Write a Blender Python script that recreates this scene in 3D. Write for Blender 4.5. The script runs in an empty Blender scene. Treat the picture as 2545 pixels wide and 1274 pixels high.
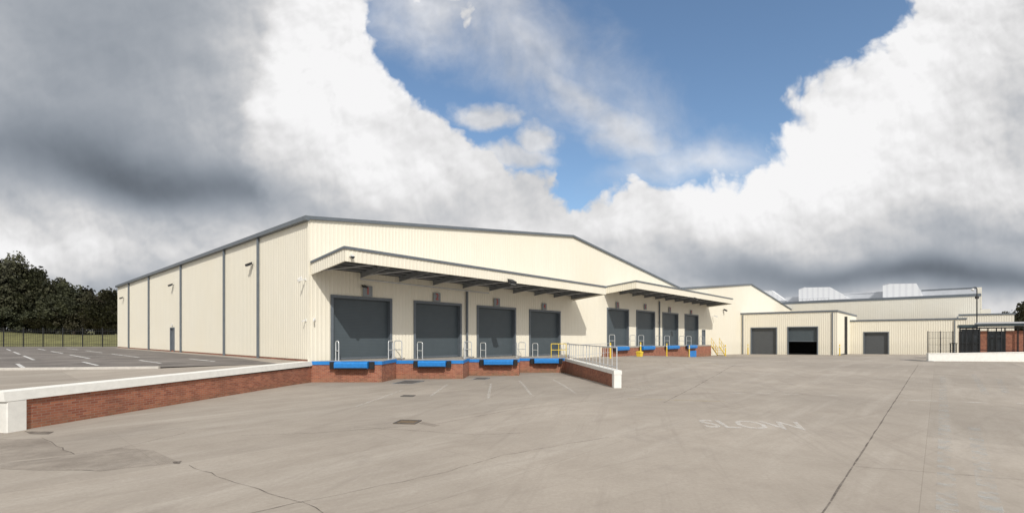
import bpy, math, random
from mathutils import Vector
random.seed(4)
H=2.5; F=1187.0; HX=1272.5; HY=837.0
scn=bpy.context.scene
COL=scn.collection
# ---------------------------------------------------------------- frame of the warehouse
C=(-11.36,26.7)
D=(0.6654,0.7465); D2=(-0.7465,0.6654)
TH=math.atan2(D[1],D[0])
def W(s,y): return (C[0]+s*D[0]+y*D2[0], C[1]+s*D[1]+y*D2[1])
def U(px): return (px-HX)/F
def S(px,y=0.0):      # distance along the front for a bearing, at local depth y
    u=U(px); cx=C[0]+y*D2[0]; cy=C[1]+y*D2[1]
    return (u*cy-cx)/(D[0]-D[1]*u)
def YL(px,s):         # local depth on the plane x=s
    u=U(px); return (C[0]+D[0]*s-u*(C[1]+D[1]*s))/(-D2[0]+D2[1]*u)
def Z(py,s,y=0.0): return H-(py-HY)/F*W(s,y)[1]
def ss(a,b,x):
    t=min(1,max(0,(x-a)/(b-a))); return t*t*(3-2*t)
def xw(Y): return 5.2-.069*(min(60,max(10,Y))-23.6)
def gza(a,Y):
    if a<0: z=-.27*ss(24,38,Y)*(1-ss(45,60,Y))
    else:   z=.46*ss(24,44,Y)*(1-ss(52,70,Y))*(1-ss(9,26,a))
    return z-.33*ss(54,72,Y)-.25*ss(74,90,Y)
def gz(x,y): return gza(x-xw(y),y)
def lz(x,y): return 1.0*ss(6,12.3,y)+.13*ss(17,25,y)
def G(px,py,zf=gz):
    z=zf(0,20) if zf is lz else 0
    for _ in range(12):
        Y=(H-z)*F/(py-HY); X=U(px)*Y; z=zf(X,Y)
    return (X,Y,z)
# ---------------------------------------------------------------- materials
def nodes(name):
    m=bpy.data.materials.new(name); m.use_nodes=True
    nt=m.node_tree; return m,nt,nt.nodes['Principled BSDF']
def mixc(nt,fac,a,b):
    n=nt.nodes.new('ShaderNodeMix'); n.data_type='RGBA'
    for i,v in ((0,fac),(6,a),(7,b)):
        if isinstance(v,(int,float)): n.inputs[i].default_value=v
        elif isinstance(v,tuple): n.inputs[i].default_value=(*v[:3],1)
        else: nt.links.new(v,n.inputs[i])
    return n.outputs[2]
def ramp(nt,src,a,b,lo=0.,hi=1.):
    n=nt.nodes.new('ShaderNodeMapRange'); nt.links.new(src,n.inputs[0])
    n.inputs[1].default_value=a; n.inputs[2].default_value=b; n.inputs[3].default_value=lo; n.inputs[4].default_value=hi
    return n.outputs[0]
def noise(nt,scale,detail=5,rough=.6,vec=None,stretch=(1,1,1),coord='Object',rot=0):
    tc=nt.nodes.new('ShaderNodeTexCoord'); mp=nt.nodes.new('ShaderNodeMapping')
    if rot:
        m0=nt.nodes.new('ShaderNodeMapping'); m0.inputs['Rotation'].default_value=(0,0,rot); nt.links.new(tc.outputs[coord],m0.inputs[0]); vec=m0.outputs[0]
    mp.inputs['Scale'].default_value=stretch
    nt.links.new(tc.outputs[coord] if vec is None else vec,mp.inputs[0])
    n=nt.nodes.new('ShaderNodeTexNoise'); n.inputs['Scale'].default_value=scale
    n.inputs['Detail'].default_value=detail; n.inputs['Roughness'].default_value=rough
    nt.links.new(mp.outputs[0],n.inputs['Vector']); return n.outputs['Fac']
def bump(nt,b,h,st,dist=.02):
    n=nt.nodes.new('ShaderNodeBump'); n.inputs['Strength'].default_value=st; n.inputs['Distance'].default_value=dist
    nt.links.new(h,n.inputs['Height']); nt.links.new(n.outputs[0],b.inputs['Normal'])
def plain(name,c,rough=.6,var=.18,scale=3.,metal=0.,stretch=(1,1,1),bm=0):
    m,nt,b=nodes(name)
    n=noise(nt,scale,6,.65,stretch=stretch)
    f=ramp(nt,n,.3,.7)
    lo=tuple(v*(1-var) for v in c); hi=tuple(min(1,v*(1+var)) for v in c)
    nt.links.new(mixc(nt,f,lo,hi),b.inputs['Base Color'])
    b.inputs['Roughness'].default_value=rough; b.inputs['Metallic'].default_value=metal
    if bm: bump(nt,b,noise(nt,scale*12,4),bm)
    return m
def mathn(nt,op,a,b=None):
    n=nt.nodes.new('ShaderNodeMath'); n.operation=op
    for i,v in enumerate((a,b)):
        if v is None: continue
        if isinstance(v,(int,float)): n.inputs[i].default_value=v
        else: nt.links.new(v,n.inputs[i])
    return n.outputs[0]
def m_clad(name,c):
    m,nt,b=nodes(name)
    st=noise(nt,2.2,5,.6,stretch=(1,1,.12)); big=noise(nt,.25,3)
    col=mixc(nt,ramp(nt,st,.35,.7),tuple(v*.955 for v in c),c)
    col=mixc(nt,ramp(nt,big,.35,.7,0,.5),col,tuple(v*q for v,q in zip(c,(.96,.94,.90))))
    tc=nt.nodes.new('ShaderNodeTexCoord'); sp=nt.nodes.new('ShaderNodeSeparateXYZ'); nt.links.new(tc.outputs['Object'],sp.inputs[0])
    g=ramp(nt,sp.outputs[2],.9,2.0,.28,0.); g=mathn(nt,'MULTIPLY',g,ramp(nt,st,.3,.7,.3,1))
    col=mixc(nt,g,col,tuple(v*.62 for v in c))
    nt.links.new(col,b.inputs['Base Color']); b.inputs['Roughness'].default_value=.5
    return m
def m_shut(name,c,pitch=.09):
    m,nt,b=nodes(name)
    tc=nt.nodes.new('ShaderNodeTexCoord'); sp=nt.nodes.new('ShaderNodeSeparateXYZ'); nt.links.new(tc.outputs['Object'],sp.inputs[0])
    w=mathn(nt,'SINE',mathn(nt,'MULTIPLY',sp.outputs[2],2*math.pi/pitch))
    f=ramp(nt,w,-1,-.5,.0,1)
    n=noise(nt,1.3,5)
    cc=mixc(nt,ramp(nt,n,.3,.7),tuple(v*.93 for v in c),tuple(v*1.07 for v in c))
    nt.links.new(mixc(nt,f,tuple(v*.8 for v in c),cc),b.inputs['Base Color'])
    b.inputs['Roughness'].default_value=.5; bump(nt,b,w,.1,.01); return m
def m_brick(name,c1=(.42,.15,.08),c2=(.25,.07,.04),mortar=(.32,.25,.19)):
    m,nt,b=nodes(name)
    tc=nt.nodes.new('ShaderNodeTexCoord'); sp=nt.nodes.new('ShaderNodeSeparateXYZ'); nt.links.new(tc.outputs['Object'],sp.inputs[0])
    cb=nt.nodes.new('ShaderNodeCombineXYZ'); nt.links.new(mathn(nt,'ADD',sp.outputs[0],sp.outputs[1]),cb.inputs[0]); nt.links.new(sp.outputs[2],cb.inputs[1])
    br=nt.nodes.new('ShaderNodeTexBrick'); nt.links.new(cb.outputs[0],br.inputs['Vector'])
    br.inputs['Scale'].default_value=1; br.inputs['Brick Width'].default_value=.225; br.inputs['Row Height'].default_value=.075
    br.inputs['Mortar Size'].default_value=.007; br.inputs['Mortar Smooth'].default_value=.3
    br.inputs['Color1'].default_value=(*c1,1); br.inputs['Color2'].default_value=(*c2,1); br.inputs['Mortar'].default_value=(*mortar,1)
    n=noise(nt,1.1,6,.7)
    col=mixc(nt,ramp(nt,n,.4,.75,0,.55),br.outputs['Color'],(.15,.07,.045))
    col=mixc(nt,ramp(nt,noise(nt,2.3,5,.7),.55,.8,0,.4),col,(.48,.26,.17))
    foot=mathn(nt,'MULTIPLY',ramp(nt,sp.outputs[2],-.35,.28,1,0),ramp(nt,noise(nt,3.,5),.35,.6))
    col=mixc(nt,mathn(nt,'MULTIPLY',foot,.7),col,(.14,.13,.07))
    nt.links.new(col,b.inputs['Base Color']); b.inputs['Roughness'].default_value=.85
    bump(nt,b,br.outputs['Fac'],-.4,.008); return m
def m_concrete():
    m,nt,b=nodes('yard_concrete')
    c=(.41,.362,.306)
    big=noise(nt,.09,5,.6); mid=noise(nt,.6,8,.72); fine=noise(nt,14,6,.75); streak=noise(nt,.9,6,.65,stretch=(.10,1,1),rot=-TH)
    streak2=noise(nt,2.2,6,.72,stretch=(1,.05,1),rot=.25); streak3=noise(nt,3.2,5,.7,stretch=(.05,1,1),rot=-TH+.25)
    col=mixc(nt,ramp(nt,big,.35,.68),tuple(v*.80 for v in c),tuple(v*1.08 for v in c))
    col=mixc(nt,ramp(nt,mid,.44,.70,0,.52),col,(.265,.225,.185))
    col=mixc(nt,ramp(nt,streak,.5,.70,0,.45),col,(.52,.475,.415))
    col=mixc(nt,ramp(nt,streak2,.53,.72,0,.40),col,(.22,.187,.158))
    col=mixc(nt,ramp(nt,streak3,.55,.72,0,.36),col,(.21,.178,.15))
    col=mixc(nt,ramp(nt,fine,.35,.8,0,.55),col,(.25,.213,.175))
    sp=noise(nt,50,3,.8); col=mixc(nt,ramp(nt,sp,.59,.73,0,.55),col,(.17,.14,.12))
    oil=noise(nt,.33,6,.7,stretch=(1.3,.8,1)); col=mixc(nt,ramp(nt,oil,.56,.70,0,.36),col,(.21,.18,.155))
    tc=nt.nodes.new('ShaderNodeTexCoord'); mp=nt.nodes.new('ShaderNodeMapping'); mp.inputs['Rotation'].default_value=(0,0,-TH); mp.inputs['Location'].default_value=(2.1,-.2,0); nt.links.new(tc.outputs['Object'],mp.inputs[0])
    br=nt.nodes.new('ShaderNodeTexBrick'); nt.links.new(mp.outputs[0],br.inputs['Vector']); br.inputs['Scale'].default_value=1
    br.inputs['Brick Width'].default_value=9.; br.inputs['Row Height'].default_value=5.5; br.inputs['Mortar Size'].default_value=.008; br.inputs['Mortar Smooth'].default_value=.5
    br.inputs['Color1'].default_value=(1,1,1,1); br.inputs['Color2'].default_value=(.86,.86,.86,1); br.inputs['Mortar'].default_value=(.78,.77,.76,1)
    mu=nt.nodes.new('ShaderNodeMix'); mu.data_type='RGBA'; mu.blend_type='MULTIPLY'; mu.inputs[0].default_value=1
    nt.links.new(col,mu.inputs[6]); nt.links.new(br.outputs['Color'],mu.inputs[7])
    nt.links.new(mu.outputs[2],b.inputs['Base Color']); b.inputs['Roughness'].default_value=.88
    bump(nt,b,fine,.3,.012); return m
def m_worn(name,c,a,b_,sc=9,mx=1.):
    m,nt,b=nodes(name); b.inputs['Base Color'].default_value=(*c,1); b.inputs['Roughness'].default_value=.8
    tr=nt.nodes.new('ShaderNodeBsdfTransparent'); mx_=nt.nodes.new('ShaderNodeMixShader')
    f=ramp(nt,noise(nt,sc,6,.75),a,b_,0,mx); nt.links.new(f,mx_.inputs[0])
    nt.links.new(tr.outputs[0],mx_.inputs[1]); nt.links.new(b.outputs[0],mx_.inputs[2])
    nt.links.new(mx_.outputs[0],nt.nodes['Material Output'].inputs[0]); return m
def m_leaf():
    m,nt,b=nodes('foliage')
    oi=nt.nodes.new('ShaderNodeObjectInfo')
    n=noise(nt,3.5,3,.6)
    c=mixc(nt,ramp(nt,n,.35,.68),(.015,.021,.009),(.052,.058,.021))
    c=mixc(nt,mathn(nt,'MULTIPLY',oi.outputs['Random'],.4),c,(.06,.038,.016))
    nt.links.new(c,b.inputs['Base Color']); b.inputs['Roughness'].default_value=.75; return m
M={}
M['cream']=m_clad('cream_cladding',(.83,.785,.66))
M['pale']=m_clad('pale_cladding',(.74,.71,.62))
M['slate']=plain('slate_trim',(.125,.145,.165),.45,.12)
M['shut']=m_shut('slate_shutter',(.07,.09,.102))
M['shut_dark']=m_shut('grey_shutter',(.085,.092,.098),.12)
M['brick']=m_brick('red_brick')
M['white']=plain('white_masonry_paint',(.80,.79,.74),.7,.07,4.,bm=.15)
M['conc']=m_concrete()
M['floor']=plain('dock_slab',(.36,.33,.29),.85,.15,2)
M['blue']=plain('blue_paint',(.02,.21,.58),.45,.15,5)
M['rubber']=plain('black_rubber',(.015,.015,.016),.8,.3)
M['galv']=plain('galvanised_steel',(.60,.62,.63),.45,.12,8,.3)
M['steel']=plain('grey_painted_steel',(.22,.235,.25),.5,.15,3)
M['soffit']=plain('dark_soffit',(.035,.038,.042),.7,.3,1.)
M['yellow']=plain('yellow_paint',(.78,.56,.05),.5,.12,6)
M['black']=plain('black_steel',(.02,.021,.023),.5,.2)
M['mesh']=plain('dark_mesh_steel',(.05,.052,.055),.5,.2)
M['glass']=plain('dark_glass',(.03,.035,.04),.08,.2,1)
M['red']=plain('red_numeral',(.45,.05,.03),.6,.1)
M['plate']=plain('grey_plate',(.25,.275,.29),.6,.08)
M['lamp']=plain('lamp_glass',(.55,.57,.58),.2,.1)
M['camw']=plain('white_plastic',(.75,.75,.73),.4,.05)
M['crack']=m_worn('dark_joint',(.12,.10,.085),.3,.6,3,.7)
M['joint']=m_worn('slab_joint_filler',(.17,.145,.125),.3,.6,2,.6)
M['drain']=plain('drain_iron',(.10,.092,.085),.9,.3,8)
M['patch']=m_worn('dark_patch',(.22,.185,.155),.30,.75,1.2,.35)
M['pale_patch']=m_worn('pale_patch',(.55,.52,.46),.4,.7,1.8,.4)
M['wline']=m_worn('worn_white_line',(.78,.77,.72),.42,.62,5,.5)
M['slow']=m_worn('worn_white_lettering',(.82,.81,.78),.30,.62,6,.46)
M['yline']=m_worn('worn_yellow_line',(.62,.47,.12),.42,.62,5,.5)
M['bline']=m_worn('worn_blue_stain',(.50,.58,.62),.48,.66,2.2,.3)
M['bay']=m_worn('bay_line',(.80,.80,.78),.25,.6,3,.9)
M['asphalt']=plain('asphalt',(.155,.138,.125),.9,.45,.5,bm=.1)
M['kerb']=plain('kerb_stone',(.55,.52,.47),.85,.12,4)
M['grass']=plain('grass',(.15,.145,.055),.95,.4,.9)
M['field']=plain('field_grass',(.10,.11,.045),.95,.4,.05)
M['leaf']=m_leaf()
M['bark']=plain('bark',(.06,.045,.032),.9,.35,6)
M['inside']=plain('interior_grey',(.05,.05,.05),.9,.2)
M['roof']=plain('grey_roof_sheet',(.50,.52,.55),.6,.08,.6)
M['teal']=plain('dark_teal_fascia',(.05,.075,.085),.4,.2)
M['dirt']=plain('drain_rust',(.14,.10,.06),.9,.4,8)
def m_stripe():
    m,nt,b=nodes('ribbed_rooflight')
    tc=nt.nodes.new('ShaderNodeTexCoord'); sp=nt.nodes.new('ShaderNodeSeparateXYZ'); nt.links.new(tc.outputs['Object'],sp.inputs[0])
    w=mathn(nt,'SINE',mathn(nt,'MULTIPLY',mathn(nt,'ADD',sp.outputs[0],sp.outputs[1]),2*math.pi/1.1))
    nt.links.new(mixc(nt,ramp(nt,w,-1,.1),(.66,.67,.69),(.74,.75,.76)),b.inputs['Base Color']); b.inputs['Roughness'].default_value=.4; return m
M['rooflight']=m_stripe()
# ---------------------------------------------------------------- mesh builder
class MB:
    def __init__(s): s.v=[]; s.f=[]
    def poly(s,pts):
        i=len(s.v); s.v+= [tuple(p) for p in pts]; s.f.append(tuple(range(i,i+len(pts)))); return s
    def hexa(s,b,t):   # bottom ring, top ring of equal length
        n=len(b); i=len(s.v); s.v+=[tuple(p) for p in b]+[tuple(p) for p in t]
        s.f.append(tuple(range(i+n-1,i-1,-1))); s.f.append(tuple(range(i+n,i+2*n)))
        for k in range(n):
            j=(k+1)%n; s.f.append((i+k,i+j,i+n+j,i+n+k))
        return s
    def box(s,x0,x1,y0,y1,z0,z1,ch=0):
        if x0>x1: x0,x1=x1,x0
        if y0>y1: y0,y1=y1,y0
        r=[(x0,y0),(x1,y0),(x1,y1),(x0,y1)]
        if ch:
            r=[(x0+ch,y0),(x1-ch,y0),(x1,y0+ch),(x1,y1-ch),(x1-ch,y1),(x0+ch,y1),(x0,y1-ch),(x0,y0+ch)]
        return s.hexa([(a,b,z0) for a,b in r],[(a,b,z1) for a,b in r])
    def prism(s,poly,z0,z1): return s.hexa([(a,b,z0) for a,b in poly],[(a,b,z1) for a,b in poly])
    def ext_x(s,prof,x0,x1): return s.hexa([(x0,a,b) for a,b in prof],[(x1,a,b) for a,b in prof])
    def ext_y(s,prof,y0,y1): return s.hexa([(a,y0,b) for a,b in prof],[(a,y1,b) for a,b in prof])
    def tube(s,p,q,r,n=8,r2=None):
        p=Vector(p); q=Vector(q); d=(q-p).normalized(); a=d.orthogonal().normalized(); b=d.cross(a); r2=r if r2 is None else r2
        R=[(math.cos(2*math.pi*k/n),math.sin(2*math.pi*k/n)) for k in range(n)]
        return s.hexa([p+a*c*r+b*e*r for c,e in R],[q+a*c*r2+b*e*r2 for c,e in R])
    def path(s,pts,r,n=8):
        for a,b in zip(pts,pts[1:]): s.tube(a,b,r,n)
        return s
    def beam(s,p,q,w,h):
        p=Vector(p); q=Vector(q); d=(q-p).normalized(); sd=d.cross(Vector((0,0,1))).normalized()*w/2; up=sd.cross(d).normalized()*h/2
        return s.hexa([p-sd-up,p+sd-up,p+sd+up,p-sd+up],[q-sd-up,q+sd-up,q+sd+up,q-sd+up])
    def ball(s,c,r,n=12,m=7,sz=1,half=False):
        rings=[]
        for j in range(m+1):
            ph=(-math.pi/2 + math.pi*j/m) if not half else (-math.pi/2*(1-j/m))
            rings.append([(c[0]+r*math.cos(ph)*math.cos(2*math.pi*k/n),c[1]+r*math.cos(ph)*math.sin(2*math.pi*k/n),c[2]+sz*r*math.sin(ph)) for k in range(n)])
        for a,b in zip(rings,rings[1:]): 
            i=len(s.v); s.v+=a+b
            for k in range(n):
                j=(k+1)%n; s.f.append((i+k,i+j,i+n+j,i+n+k))
        return s
    def clad(s,axis,fix,a0,a1,zb,zt,out,pitch=.25,dep=.015,holes=(),brk=()):
        prof=[(0,0),(.5,0),(.58,1),(.88,1),(.96,0),(1.0,0)]
        bs=set([a0,a1]+[b for b in brk if a0<b<a1])
        for h in holes:
            for e in h[:2]:
                if a0<e<a1: bs.add(e)
        k=0
        while a0+k*pitch<a1:
            for t,_ in prof[:-1]:
                x=a0+(k+t)*pitch
                if a0<x<a1: bs.add(x)
            k+=1
        bs=sorted(bs)
        def off(x):
            t=((x-a0)/pitch)%1.0
            for (t0,o0),(t1,o1) in zip(prof,prof[1:]):
                if t<=t1+1e-9: return dep*(o0+(o1-o0)*(t-t0)/max(1e-6,t1-t0))
            return 0
        for x,y in zip(bs,bs[1:]):
            if y-x<1e-5: continue
            m=(x+y)/2; hs=sorted([h for h in holes if h[0]<m<h[1]],key=lambda h:h[2])
            edges=[(zb(x),zb(y))]
            for h in hs: edges+=[(h[2],h[2]),(h[3],h[3])]
            edges.append((zt(x),zt(y)))
            ox=fix+out*off(x+1e-7 if x+1e-7<y else x); oy=fix+out*off(y-1e-7)
            for i in range(0,len(edges),2):
                (l0,l1),(h0,h1)=edges[i],edges[i+1]
                if h0<=l0+1e-4 and h1<=l1+1e-4: continue
                if axis=='x': P=[(x,ox,l0),(y,oy,l1),(y,oy,h1),(x,ox,h0)]
                else: P=[(ox,x,l0),(oy,y,l1),(oy,y,h1),(ox,x,h0)]
                s.poly(P)
        return s
    def build(s,name,mat,parent=None,loc=(0,0,0),rz=0,smooth=False):
        me=bpy.data.meshes.new(name); me.from_pydata([tuple(p) for p in s.v],[],s.f); me.materials.append(M[mat] if isinstance(mat,str) else mat); me.update()
        if smooth:
            for p in me.polygons: p.use_smooth=True
        o=bpy.data.objects.new(name,me); COL.objects.link(o); o.location=loc; o.rotation_euler=(0,0,rz)
        if parent: o.parent=parent
        return o
def tag(o,label=None,cat=None,group=None,kind=None):
    if label: o['label']=label
    if cat: o['category']=cat
    if group: o['group']=group
    if kind: o['kind']=kind
    return o
def thing(name,label,cat,loc,rz=TH,group=None):
    o=bpy.data.objects.new(name,None); o.empty_display_size=.3; COL.objects.link(o); o.location=loc; o.rotation_euler=(0,0,rz)
    return tag(o,label,cat,group)
def lthing(name,label,cat,s,y,z=0,group=None,rz=0): 
    w=W(s,y); return thing(name,label,cat,(w[0],w[1],z),TH+rz,group)
def text_mesh(body,size,ext=0.0,off=.012):
    cu=bpy.data.curves.new('txt','FONT'); cu.body=body; cu.size=size; cu.align_x='CENTER'; cu.align_y='CENTER'; cu.extrude=ext; cu.offset=size*off
    o=bpy.data.objects.new('txt',cu); COL.objects.link(o)
    me=bpy.data.meshes.new_from_object(o.evaluated_get(bpy.context.evaluated_depsgraph_get()))
    bpy.data.objects.remove(o); bpy.data.curves.remove(cu); return me
# ---------------------------------------------------------------- ground
def grid(xs,ys,fx,fz):
    m=MB(); n=len(xs)
    for y in ys:
        for x in xs: X=fx(x,y); m.v.append((X,y,fz(x,y)))
    for j in range(len(ys)-1):
        for i in range(n-1): m.f.append((j*n+i,j*n+i+1,(j+1)*n+i+1,(j+1)*n+i))
    return m
xs=[-90,-60,-40,-30]+[-24+k for k in range(24)]+[-.1,.1]+[k+1 for k in range(40)]+[45,50,60,80,110,160]
ys=[-60,-30,-10,0]+[4+k for k in range(92)]+[100,120,160]
tag(grid(xs,ys,lambda a,Y:a+xw(Y),gza).build('yard_ground','conc'),kind='structure')
m=MB().poly([(-3500,-3500,-.72),(3500,-3500,-.72),(3500,5000,-.72),(-3500,5000,-.72)])
tag(m.build('field_ground','field'),kind='structure')
def lw(Y): return -11.2-.142*(26.7-Y)-.28
m=MB()
yy=[6,7,8,9,10,11,12.3,14,16,18,20,22,24,26.3]
prev=None
for y in yy:
    row=[(-200,y,lz(0,y)),(-60,y,lz(0,y)),(-30,y,lz(0,y)),(lw(y)-.05,y,lz(0,y))]
    if prev:
        for i in range(3): m.poly([prev[i],prev[i+1],row[i+1],row[i]])
    prev=row
def sidex(y):
    t=(y-C[1])/D2[1]; return C[0]+t*D2[0]
rows=[26.3,26.75,40,63,64,75]
prevx=lw(26.3)-.05
for a,b in zip(rows,rows[1:]):
    xa=prevx; xb=(sidex(b)+.1) if b<=63 else sidex(63)
    m.poly([(-200,a,1.13),(xa,a,1.13),(xb,b,1.13),(-200,b,1.13)]); prevx=xb
tag(m.build('upper_apron','conc'),kind='structure')
# asphalt car park
m=MB(); pts=[G(690,903,lz),(G(400,914.5,lz)),(G(180,917,lz)),(G(0,918.5,lz))]
near=[(p[0],p[1]) for p in pts]+[(-45,19.6)]
far=[(-120,64),(-70,67),(-52.5,65)]+[W(-1.0,50),W(-1.0,8)]
m.poly([(x,y,1.137) for x,y in near+far]); tag(m.build('car_park_asphalt','asphalt'),kind='structure')
for (t0,t1) in ((4,8.8),(14,18.8),(18.8,23.6),(28,32.8),(32.8,37.6),(43,47.8),(47.8,52.6)):
    m=MB()
    for k in range(14):
        q=-(3.4+2.5*k) if t0<10 else -(5+2.5*k)
        if t0<10 and k>3: continue
        a=W(q,t0);b=W(q,t1);a2=W(q-.15,t0);b2=W(q-.15,t1); m.poly([(*a2,1.142),(*a,1.142),(*b,1.142),(*b2,1.142)])
    if t0 in (18.8,32.8,47.8):
        a=W(-5,t0-.06);b=W(-39,t0-.06);c=W(-39,t0+.06);d=W(-5,t0+.06); m.poly([(*p,1.146) for p in (a,b,c,d)])
    tag(m.build('parking_bay_lines','bay'),kind='structure')
m=MB()
kp=[(-60,19.3),(pts[3][0],pts[3][1]),(pts[2][0],pts[2][1]),(pts[1][0],pts[1][1])]
for a,b in zip(kp,kp[1:]):
    m.beam((a[0],a[1]-.1,lz(0,a[1])+.03),(b[0],b[1]-.1,lz(0,b[1])+.03),.16,.14)
tag(m.build('kerb','kerb'),kind='structure')
def strip(name,px,width,mat,jit=0,seg=.8,zo=.008):
    P=[Vector(G(a,b)[:2]) for a,b in px]; Q=[P[0]]
    for a,b in zip(P,P[1:]):
        n=max(1,int((b-a).length/seg)); dr=(b-a).normalized(); nn=Vector((-dr.y,dr.x))
        for k in range(1,n+1): Q.append(a.lerp(b,k/n)+nn*(random.uniform(-jit,jit) if k<n else 0))
    m=MB(); L=[]
    for i,q in enumerate(Q):
        d=(Q[min(i+1,len(Q)-1)]-Q[max(i-1,0)]).normalized(); nn=Vector((-d.y,d.x))*width/2*(random.uniform(.5,1.3) if jit else 1)
        L.append(((q+nn),(q-nn)))
    for (a,b),(c,d) in zip(L,L[1:]):
        m.poly([(a.x,a.y,gz(*a)+zo),(b.x,b.y,gz(*b)+zo),(d.x,d.y,gz(*d)+zo),(c.x,c.y,gz(*c)+zo)])
    return tag(m.build(name,mat),kind='structure')
strip('slab_joint',[(2282,906),(2120,1158),(1990,1360)],.03,'crack',.006,.5)
strip('slab_joint',[(1548,985),(1260,1020),(1090,1052)],.03,'joint',.008,.6)
for p in ([(2120,1158),(2300,1172),(2545,1192),(2700,1205)],[(1515,1085),(1250,1130),(1085,1178),(905,1215),(730,1250),(560,1290)],
          [(750,1246),(810,1280)],[(105,1088),(140,1108),(185,1128)],[(185,1128),(100,1142),(0,1150),(-100,1160)],[(185,1128),(300,1112),(460,1075)],[(0,1165),(250,1170),(440,1150)],
          [(1090,1052),(780,1076),(600,1082)],[(470,1155),(560,1190),(700,1235),(750,1248)],[(880,1060),(1180,1080),(1300,1075)]):
    strip('ground_crack',p,.018,'crack',.04,.3)
for p in ([(1545,985),(1900,972),(2245,1000)],[(1650,1000),(1760,942),(1830,905)],[(1590,930),(1900,955),(2260,950)]):
    strip('ground_crack',p,.035,'joint',.02,.6)
for p in ([(1003,968),(885,1010)],[(1112,955),(1068,985)],[(1220,953),(1213,990)],[(1290,945),(1320,980)],[(1372,942),(1430,976)],[(1560,905),(1750,925)],[(1640,915),(1930,930)]):
    strip('bay_marking',p,.12,'wline',0,1)
for p in ([(1548,897),(1800,905)],[(1600,890),(1790,905)],[(1560,990),(1800,997)]): strip('bay_marking',p,.1,'yline',0,1)
for p in ([(1815,976),(1850,977)],[(1885,977),(1920,978)],[(1950,979),(1985,980)],[(2050,981),(2085,982)],[(2395,999),(2455,1001)],[(2250,993),(2330,996)],[(2525,1002),(2600,1004)]): strip('lane_dash',p,.3,'wline',0,1)
for p in ([(2343,935),(2345,1000),(2355,1290)],[(2480,940),(2500,975)],[(2420,1060),(2470,1290)],[(2420,930),(2450,980)]): strip('lane_stain',p,.25,'bline',0,1)
def patch(px,mat,zo=.006):
    m=MB(); m.poly([(lambda g:(g[0],g[1],g[2]+zo))(G(a,b)) for a,b in px]); tag(m.build('ground_patch',mat),kind='structure')
patch([(0,1090),(105,1090),(185,1128),(0,1148)],'patch')
patch([(185,1130),(300,1112),(380,1118),(445,1148),(250,1170),(0,1165),(0,1152)],'patch')
patch([(1548,957),(1640,957),(1600,970),(1550,974)],'pale_patch')
patch([(1050,1048),(1095,1056),(1080,1060),(1040,1052)],'patch',.009)
patch([(60,1071),(135,1072),(120,1079),(75,1078)],'crack',.009)
patch([(428,1147),(452,1145),(446,1152),(432,1152)],'crack',.011)
me=text_mesh('SLOW',1.0,0,.014)
o=bpy.data.objects.new('slow_lettering',me); COL.objects.link(o); me.materials.append(M['slow'])
o.location=(6.85,13.55,.010); o.rotation_euler=(0,0,math.radians(-9)); o.scale=(1.0,1.75,1); tag(o,kind='structure')
# ---------------------------------------------------------------- main warehouse
def roller(parent,axis,fix,a0,a1,z0,z1,out,mat='shut',lift=0,jamb=.14,rec=.22):
    def bx(m,p0,p1,q0,q1,za,zb): 
        if axis=='x': m.box(p0,p1,q0,q1,za,zb)
        else: m.box(q0,q1,p0,p1,za,zb)
    c=MB(); bx(c,a0+jamb,a1-jamb,fix-out*rec,fix-out*(rec+.05),z0+lift,z1-jamb)
    o=c.build('roller_shutter',mat,parent)
    f=MB()
    bx(f,a0-.02,a0+jamb,fix+out*.07,fix-out*(rec+.1),z0,z1); bx(f,a1-jamb,a1+.02,fix+out*.07,fix-out*(rec+.1),z0,z1)
    bx(f,a0-.02,a1+.02,fix+out*.075,fix-out*(rec+.1),z1-jamb+.002,z1+.03); f.build('frame','slate',o)
    b=MB(); bx(b,a0+jamb+.01,a1-jamb-.01,fix-out*(rec-.03),fix-out*(rec-.001),z0+lift+.01,z0+lift+.13); b.build('bottom_rail','slate',o)
    return o
wh=lthing('warehouse','large cream ribbed warehouse with low gable, slate trim and doors one to seven','warehouse',0,0)
LS=51.6; LD=54.2; EV=9.08; RG=12.15
zt=lambda s: EV+(RG-EV)*(1-abs(s-LS/2)/(LS/2))
dz={1:1.15,2:1.05,3:.95,4:.85,5:1.5,6:1.45,7:1.4,8:1.33}
doors={1:(822,973,4.93),2:(1028,1146,4.93),3:(1185,1281,4.9),4:(1315,1392,4.87),5:(1508,1562,5.6),6:(1581,1627,5.63),7:(1646,1685,5.66),8:(1701,1735,5.70)}
ds={k:(S(a),S(b),dz[k],t) for k,(a,b,t) in doors.items()}
hol=[ds[k] for k in (1,2,3,4,5,6,7)]
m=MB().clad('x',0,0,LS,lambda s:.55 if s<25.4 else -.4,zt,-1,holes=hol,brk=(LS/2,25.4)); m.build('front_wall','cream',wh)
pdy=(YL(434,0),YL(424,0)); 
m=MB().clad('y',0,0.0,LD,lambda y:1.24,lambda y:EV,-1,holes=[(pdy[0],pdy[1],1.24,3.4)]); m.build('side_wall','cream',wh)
m=MB().box(.02,.3,.02,LD,1.0,1.25); m.build('brick_plinth','brick',wh)
m=MB().box(-.045,.03,-.045,.03,1.15,EV); m.build('corner_trim','cream',wh)
m=MB().poly([(LS,LD,0),(0,LD,0),(0,LD,EV),(LS/2,LD,RG),(LS,LD,EV)]).poly([(LS,0.1,0),(LS,LD,0),(LS,LD,EV),(LS,.1,EV)]); m.build('rear_wall','cream',wh)
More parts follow.
